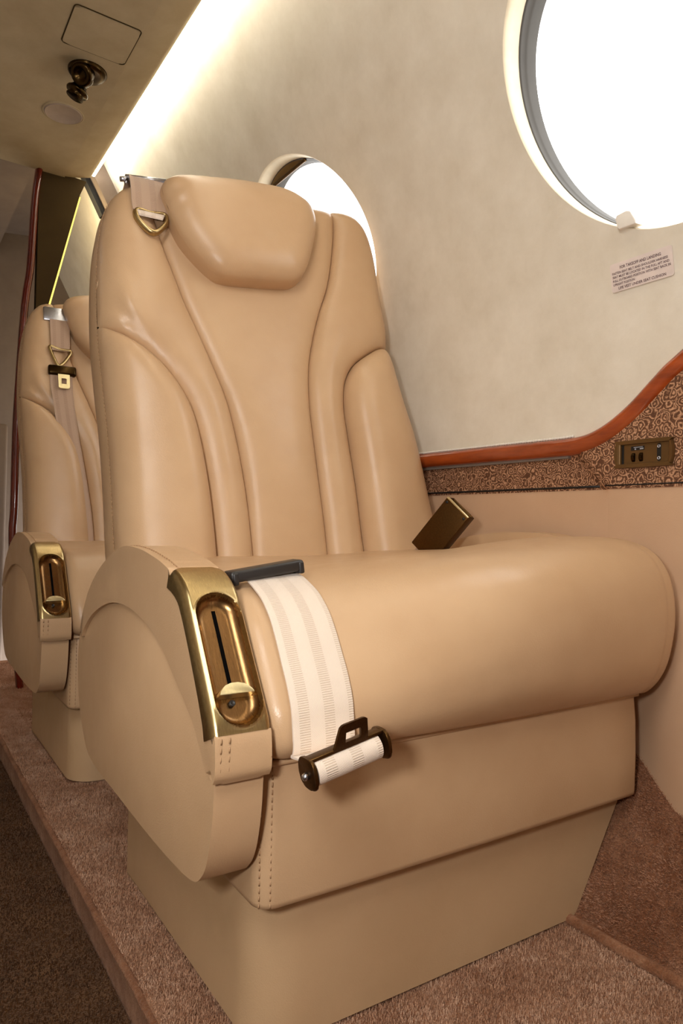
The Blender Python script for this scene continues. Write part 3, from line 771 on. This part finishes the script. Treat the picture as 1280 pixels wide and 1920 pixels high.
panel('shoulder_wing', [cR1, cRB], [cOR, cOT], [cR1[::-1], cut(cOT, (.1425, .6248))[1:], cut(cOR, None, (.2289, .3580))[1:], cRB], .024, .055, parent=back)
panel('side_bolster', [cLB], [cOL], [cut(cOL, None, (-.2693, .3263)), cLB[1:]], .050, .042, .0235, .030, .13, parent=back)
panel('side_bolster', [cRB], [cOR], [cRB[::-1], cut(cOR, (.2289, .3580))[1:]], .048, .045, .0235, .05, .13, parent=back)
st_p = [BP(u-.0015, v, -.0205) for u, v in cOL[3:-4]]
v, f = dashes(st_p, BN, .004, .0022, .0005); build('stitching', v, f, 'stitch', back)
# headrest
HD = crom([(-.1780, .5549), (-.1698, .5676), (-.1499, .5802), (-.1012, .5936), (-.0415, .6061), (.0303, .6120), (.0640, .6010), (.0800, .5841), (.0832, .5626), (.0798, .5325), (.0646, .4811), (.0492, .4450), (.0341, .4294), (.0113, .4222), (-.0405, .4156), (-.0870, .4115), (-.1090, .4187), (-.1346, .4427), (-.1558, .4717), (-.1708, .5109), (-.1788, .5392)], 6, True)
Q, F = fill(HD, .0065); O = np.vstack([HD, HD[:1]]); do = segdist(Q, O)
yb = (Q[:, 1]-.41)/.19
pleat = .0016*np.sin((Q[:, 1]-Q[:, 0]*.7)*210)*np.exp(-((Q[:, 0]+.165)/.02)**2-((Q[:, 1]-.53)/.03)**2)
h = .034+.022*dome(do/.04)+.010*dome(do/.09)+pleat-.012*smooth((Q[:, 1]-.54)/.07)
hv = [BP(a, b_, c) for (a, b_), c in zip(Q, h)]
oh = .034-.012*smooth((HD[:, 1]-.54)/.07); c0 = HD.mean(0)
nh_ = len(HD)
sv = [BP(*(c0+(p-c0)*k), q+dh if dh > -1 else -.03) for k, dh in ((1., 0), (1.004, -.006), (.995, -.02), (.97, -2)) for p, q in zip(HD, oh)]
v, f = join((hv, F), (sv, grid_faces(4, nh_, False, True))); build('headrest', v, f, 'leather', seat)

# ------------------------------------------------------------------ second seat, straight behind
def copy_tree(o, parent=None):
    c = o.copy(); COL.objects.link(c); c.parent = parent
    for ch in list(o.children): copy_tree(ch, c)
    return c
DX, DY = .006, .72
seat2 = copy_tree(seat); seat2.location = (.52+DX, .74+DY, .07)
seat2['label'] = 'tan leather cabin seat in the rear row, partly hidden by the front seat'

# ------------------------------------------------------------------ belts
def ribbon(path, side, w, th=.0016, name='webbing', mat='webbing', parent=None, nu=9):
    """flat strap along 3-D path; side = across vectors, thickness th"""
    P = np.array(path, float); S = np.broadcast_to(np.array(side, float), P.shape); T = np.gradient(P, axis=0)
    Wd = np.broadcast_to(np.array(w, float), (len(P),))
    N = np.cross(T, S); N /= np.linalg.norm(N, axis=1)[:, None]
    d = np.r_[0, np.cumsum(np.linalg.norm(np.diff(P, axis=0), axis=1))]
    vs, uv = [], []
    for i in range(len(P)):
        for sgn in (1, -1):
            for k in range(nu):
                t = k/(nu-1) if sgn > 0 else 1-k/(nu-1)
                vs.append(P[i]+S[i]*(t-.5)*Wd[i]+N[i]*sgn*th/2); uv.append((t, d[i]))
    m_ = 2*nu; F = grid_faces(len(P), m_, False, True)+[list(range(m_)), list(range((len(P)-1)*m_, len(P)*m_))]
    return build(name, vs, F, mat, parent, sharp=50, uv=uv)
# lap belt over the front of the cushion
belt = thing('lap_belt', (.31, .455, .345), 'pale webbing lap belt draped over the front cushion with a brass tongue', 'seat belt')
def cpath(x):
    o = []
    for k in range(len(CPROF)):
        p = cush(x, k)
        if p[1] < .60 and p[2] > .352: o.append(p)
    return np.array(o)
ks = [k for k in range(len(CPROF)) if .352 < CPROF[k][1] and CPROF[k][0] < .626][::-1]
cen, sd = [], []
for q, k in enumerate(ks):
    t = q/(len(ks)-1); xm = .3185-.010*t; w = .0585
    pl_, pr_ = cush(xm-w/2, k), cush(xm+w/2, k); t2 = cush(xm, max(k-1, 0))-cush(xm, min(k+1, len(CPROF)-1))
    nn = np.cross(pr_-pl_, t2); nn /= np.linalg.norm(nn)
    if nn.dot(V(0, -.5, .5)) < 0: nn = -nn
    if t > .9: nn = V(0, -1, 0)
    cen.append((pl_+pr_)/2+nn*(.0032+.0035*smooth((.14-t)/.14)+.006*smooth((t-.8)/.2))); d = pr_-pl_; sd.append(d/np.linalg.norm(d))
ra, rb = V(.2725, .451, .345), V(.3345, .451, .357); rx = (rb-ra)/np.linalg.norm(rb-ra)
cen.append((ra+rb)/2+V(0, .0095, .004)); sd.append(rx)
cc = crom(np.hstack([cen, sd]), 4); ribbon(cc[:, :3], cc[:, 3:]/np.linalg.norm(cc[:, 3:], axis=1)[:, None], .0575, parent=belt)
# wound roller between brass cheeks
n = 40; vs, uv = [], []
e1 = np.cross(rx, V(0, 1, 0)); e1 /= np.linalg.norm(e1); e2 = np.cross(rx, e1)
for k in range(n):
    a = 2*PI*k/n*1.0
    for j in range(9): vs.append(ra+(rb-ra)*(.015+.93*j/8)+.0105*(math.cos(a)*e1+math.sin(a)*e2)); uv.append((j/8, .0105*a))
build('belt_roll', vs, grid_faces(n, 9, True, False)+[list(range(0, 9*n, 9)), list(range(8, 9*n, 9))], 'webbing', belt, uv=uv, sharp=60)
# adjuster body: back plate, two cheeks and the tongue, folded from one plate
def RP(a, b_, h): return ra+rx*a+e1*b_*(-1 if e1[2] < 0 else 1)+V(0, -1, 0)*h     # a along, b up, h towards the aisle front
lr = np.linalg.norm(rb-ra)
cheek = [(-.012, -.008), (-.012, .004), (-.008, .0105), (.004, .0115), (.0105, .008), (.0115, -.004), (.008, -.0115), (-.004, -.0125)]
cheek = crom(cheek, 4, True)
for nm, a0 in (('cheek', -.0035), ('cheek', lr+.001)):
    v, f = prism(cheek, lambda p, q, h: RP(a0+h, q+.001, p+.000), 0, .0028, .0008, 2); ck = build(nm, v, f, 'bronze', belt, sharp=40)
v, f = lathe([(0, .0042), (.0022, .004), (.003, .002), (.003, 0)], RP(-.0035, -.001, 0), -rx, 14); build('rivet', v, f, 'chrome', belt)
v, f = prism([(-.003, .0095), (lr+.003, .0095), (lr+.003, .0125), (-.003, .0125)], lambda p, q, h: RP(p, q, h), -.004, .006, .0008, 2); build('crossbar', v, f, 'bronze', belt, sharp=40)
# tongue plate with its slot (outer outline + hole)
to = [(.018, .011), (.0235, .029), (.026, .031), (.046, .031), (.0485, .029), (.050, .011)]
hole = np.array([(.0285, .0155), (.0430, .0155), (.0425, .0235), (.0290, .0235)])
Q, F = fill(to, .003, rings=(), holes=[resample(hole, .002, True)])
tv = lambda h: [RP(a, b_, .004+.28*(b_-.011)+h) for a, b_ in Q]
bm_v = np.array(tv(0)+tv(.0024)); nq = len(Q); bf = [list(x) for x in F]+[[i+nq for i in x[::-1]] for x in F]
from collections import Counter
cnt = Counter(tuple(sorted((x[i], x[(i+1) % len(x)]))) for x in F for i in range(len(x)))
bf += [[a, b_, b_+nq, a+nq] for (a, b_), c in cnt.items() if c == 1]
build('tongue', bm_v, bf, 'bronze', belt, sharp=40)
# black guide clip on top of the cushion
ca, cb = V(.2715, .605, .4745), V(.3475, .605, .4855); cd = (cb-ca)/np.linalg.norm(cb-ca); cn = np.cross(cd, V(0, 1, 0)); cn = cn if cn[2] > 0 else -cn; cf = np.cross(cn, cd)
v, f = join(rbox((ca+cb)/2+cn*.0040-cf*.000, (.078, .020, .011), .003, ax=[cd, cf, cn]), rbox(ca+cd*.004+cn*.002, (.006, .022, .012), .002, ax=[cd, cf, cn]), rbox(cb-cd*.003+cn*.002, (.006, .022, .012), .002, ax=[cd, cf, cn]))
build('guide_clip', v, f, 'black_plastic', belt, sharp=40, label='black plastic guide clip')

# buckle standing up between cushion and backrest
bk = thing('belt_buckle', (.70, .83, .50), 'bronze belt buckle standing up between the front cushion and backrest near the wall', 'seat belt buckle')
Tt = V(.94, .34, 0); Tt /= np.linalg.norm(Tt); Hh = V(Tt[1], -Tt[0], 0); Ld = .66*Hh+.75*V(0, 0, 1); Wd_ = .75*Hh-.66*V(0, 0, 1)
bc = V(.698, .80, .523)
v, f = rbox(bc, (.092, .047, .004), .0018, 3, ax=[Ld, Wd_, Tt]); build('cover', v, f, 'bronze', bk, sharp=40)
v, f = join(rbox(bc+Tt*.017, (.092, .047, .004), .0018, 3, ax=[Ld, Wd_, Tt]), rbox(bc+Tt*.0085+Wd_*.0215, (.092, .004, .020), .0018, 3, ax=[Ld, Wd_, Tt]), rbox(bc+Tt*.0085-Wd_*.0215, (.092, .004, .020), .0018, 3, ax=[Ld, Wd_, Tt])); build('housing', v, f, 'bronze', bk, sharp=40)
v, f = box(bc+Tt*.0085, (.084, .040, .014), ax=[Ld, Wd_, Tt]); build('mouth', v, f, 'void', bk, smooth=False)
v, f = rbox(bc+Ld*.0462-Tt*.0006, (.003, .046, .0045), .001, 2, ax=[Ld, Wd_, Tt]); build('bright_lip', v, f, 'bright_brass', bk, sharp=40, label='bright brass lip')
for s_ in (-1, 1):
    v, f = lathe([(.0022, 0), (.0020, .0008), (0, .0006)], bc+Ld*.040+Wd_*.0185*s_-Tt*.002, -Tt, 12); build('rivet', v, f, 'black', bk)
v, f = box(bc-Ld*.058+Tt*.008, (.03, .03, .003), ax=[Ld, Wd_, Tt]); build('stalk', v, f, 'brown_webbing', bk, smooth=False)

# shoulder strap stub hooked over the front seat's left shoulder
ssx = thing('shoulder_strap', BP(-.195, .56, .01), 'short brown shoulder strap with brass ring over the top left of the front seat', 'seat belt')
pth = crom([BP(-.195, .545, -.08), BP(-.195, .575, -.06), BP(-.1955, .584, -.015), BP(-.196, .579, .008), BP(-.1962, .565, .017), BP(-.1965, .54, .023), BP(-.197, .51, .026), BP(-.197, .500, .0265)], 6)
wd = np.interp(np.linspace(0, 1, len(pth)), [0, .8, .9, 1], [.0555, .0545, .052, .036])
ribbon(pth, BS, wd, .002, 'strap', 'brown_webbing', ssx)
pth2 = crom([BP(-.197, .5035, .0275), BP(-.1972, .501, .0282), BP(-.1972, .4985, .0285), BP(-.1972, .496, .0265)], 5); 
ribbon(pth2, BS, np.linspace(.042, .036, len(pth2)), .003, 'fold', 'webbing', ssx)
v, f = join(tube([BP(-.236, .566, .010), BP(-.226, .5685, .010)], .0042, 8), tube([BP(-.228, .572, .010), BP(-.166, .582, .010)], .0042, 10), tube([BP(-.168, .578, .010), BP(-.157, .5795, .010)], .0036, 8)); build('bracket', v, f, 'chrome', ssx, label='chrome bracket bar')
v, f = lathe([(0, .004), (.0025, .0035), (.003, 0)], BP(-.228, .561, .010), BN, 12); build('screw', v, f, 'chrome', ssx)
rp = crom([BP(-.2165, .507, .024), BP(-.219, .496, .025), BP(-.213, .484, .026), BP(-.2005, .4715, .027), BP(-.190, .4715, .027), BP(-.178, .485, .026), BP(-.1725, .497, .025), BP(-.175, .508, .024), BP(-.196, .506, .023)], 6, True)
v, f = tube(rp, .0056, 8, True, sy=.6); build('ring', v, f, 'brass', ssx, label='brass triangular ring')

# long harness strap on the rear seat
BO2 = BO+V(DX, DY, 0)
def B2(u, v, h): return BO2+BS*u+BU*v+BN*h
rear = thing('shoulder_harness', B2(-.19, .57, .01), 'long pale shoulder harness hanging down the rear seat with bronze buckle', 'seat belt')
v, f = rbox(B2(-.195, .527, .022), (.056, .036, .008), .003, 2, ax=[BS, BU, BN]); build('bracket', v, f, 'chrome', rear, sharp=40, label='grey metal bracket')
def strap_pts(rows, h):
    c = [B2((l+r)/2, v, hh) for (l, r, v), hh in zip(rows, h)]; w = [r-l for l, r, v in rows]
    P = crom(np.hstack([c, np.array(w)[:, None]]), 6); return P[:, :3], P[:, 3]
P, W = strap_pts([(-.209, -.164, .512), (-.208, -.165, .48), (-.207, -.1655, .445), (-.205, -.168, .430)], [.026, .027, .028, .030]); ribbon(P, BS, W, .002, 'upper_strap', 'brown_webbing', rear)
v, f = tube(crom([B2(-.209, .44, .028), B2(-.207, .425, .029), B2(-.195, .395, .031), B2(-.186, .393, .031), B2(-.172, .412, .03), B2(-.164, .432, .029), B2(-.187, .434, .028)], 6, True), .004, 8, True); build('ring', v, f, 'brass', rear, label='brass ring')
v, f = rbox(B2(-.184, .378, .032), (.062, .024, .014), .005, 3, ax=[BS, BU, BN]); build('buckle_body', v, f, 'dark_bronze', rear, sharp=40, label='dark bronze buckle body')
hole = [B2(0, 0, 0)]
to = np.array([(-.194, .366), (-.193, .334), (-.190, .331), (-.172, .331), (-.1685, .334), (-.1685, .366)]); ho = resample(np.array([(-.1865, .342), (-.1755, .342), (-.1755, .356), (-.1865, .356)]), .003, True)
Q, F = fill(to, .004, rings=(), holes=[ho]); tv = [B2(a, b_, .038) for a, b_ in Q]+[B2(a, b_, .0405) for a, b_ in Q]; nq = len(Q)
cnt = Counter(tuple(sorted((x[i], x[(i+1) % len(x)]))) for x in F for i in range(len(x)))
build('tongue', tv, [list(x) for x in F]+[[i+nq for i in x[::-1]] for x in F]+[[a, b_, b_+nq, a+nq] for (a, b_), c in cnt.items() if c == 1], 'bright_brass', rear, sharp=40)
P, W = strap_pts([(-.211, -.162, .372), (-.2095, -.161, .34), (-.2055, -.160, .31), (-.196, -.152, .23), (-.181, -.1395, .142), (-.170, -.129, .058), (-.165, -.124, .0), (-.163, -.122, -.045)], [.031, .031, .033, .036, .036, .036, .034, .032]); ribbon(P, BS, W, .002, 'long_strap', 'brown_webbing', rear)

# ------------------------------------------------------------------ light
w = bpy.data.worlds.new('sky'); scene.world = w; w.use_nodes = True
bg = w.node_tree.nodes['Background']; bg.inputs[0].default_value = (1.0, .985, .96, 1); bg.inputs[1].default_value = 3.2
def area(name, loc, to, size, power, col=(1, 1, 1), sy=None):
    l = bpy.data.lights.new(name, 'AREA'); l.energy = power; l.color = col; l.size = size
    if sy: l.shape = 'RECTANGLE'; l.size_y = sy
    o = bpy.data.objects.new(name, l); COL.objects.link(o); o.location = loc
    d = Vector(to)-Vector(loc); o.rotation_euler = d.to_track_quat('-Z', 'Y').to_euler(); return o
area('camera_flash', (-.16, .02, .62), (.55, .9, .64), .07, 2.7, (1, .97, .94))
area('overhead_fill', (-.16, .12, 1.46), (.42, .75, .5), .30, 8.5, (1, .975, .94), 1.1)  # unseen soft source added overhead to light the seat from above
area('partition_fill', (.40, 2.17, 1.22), (.75, 2.24, 1.22), .03, 2.2, (1, .80, .46), .5)  # unseen light added behind the partition to brighten the aft side wall
vs_ = scene.view_settings
scene.display_settings.display_device = 'sRGB'; vs_.view_transform = 'Standard'; vs_.look = 'None'; vs_.gamma = 1; vs_.use_curve_mapping = False; vs_.exposure = .45
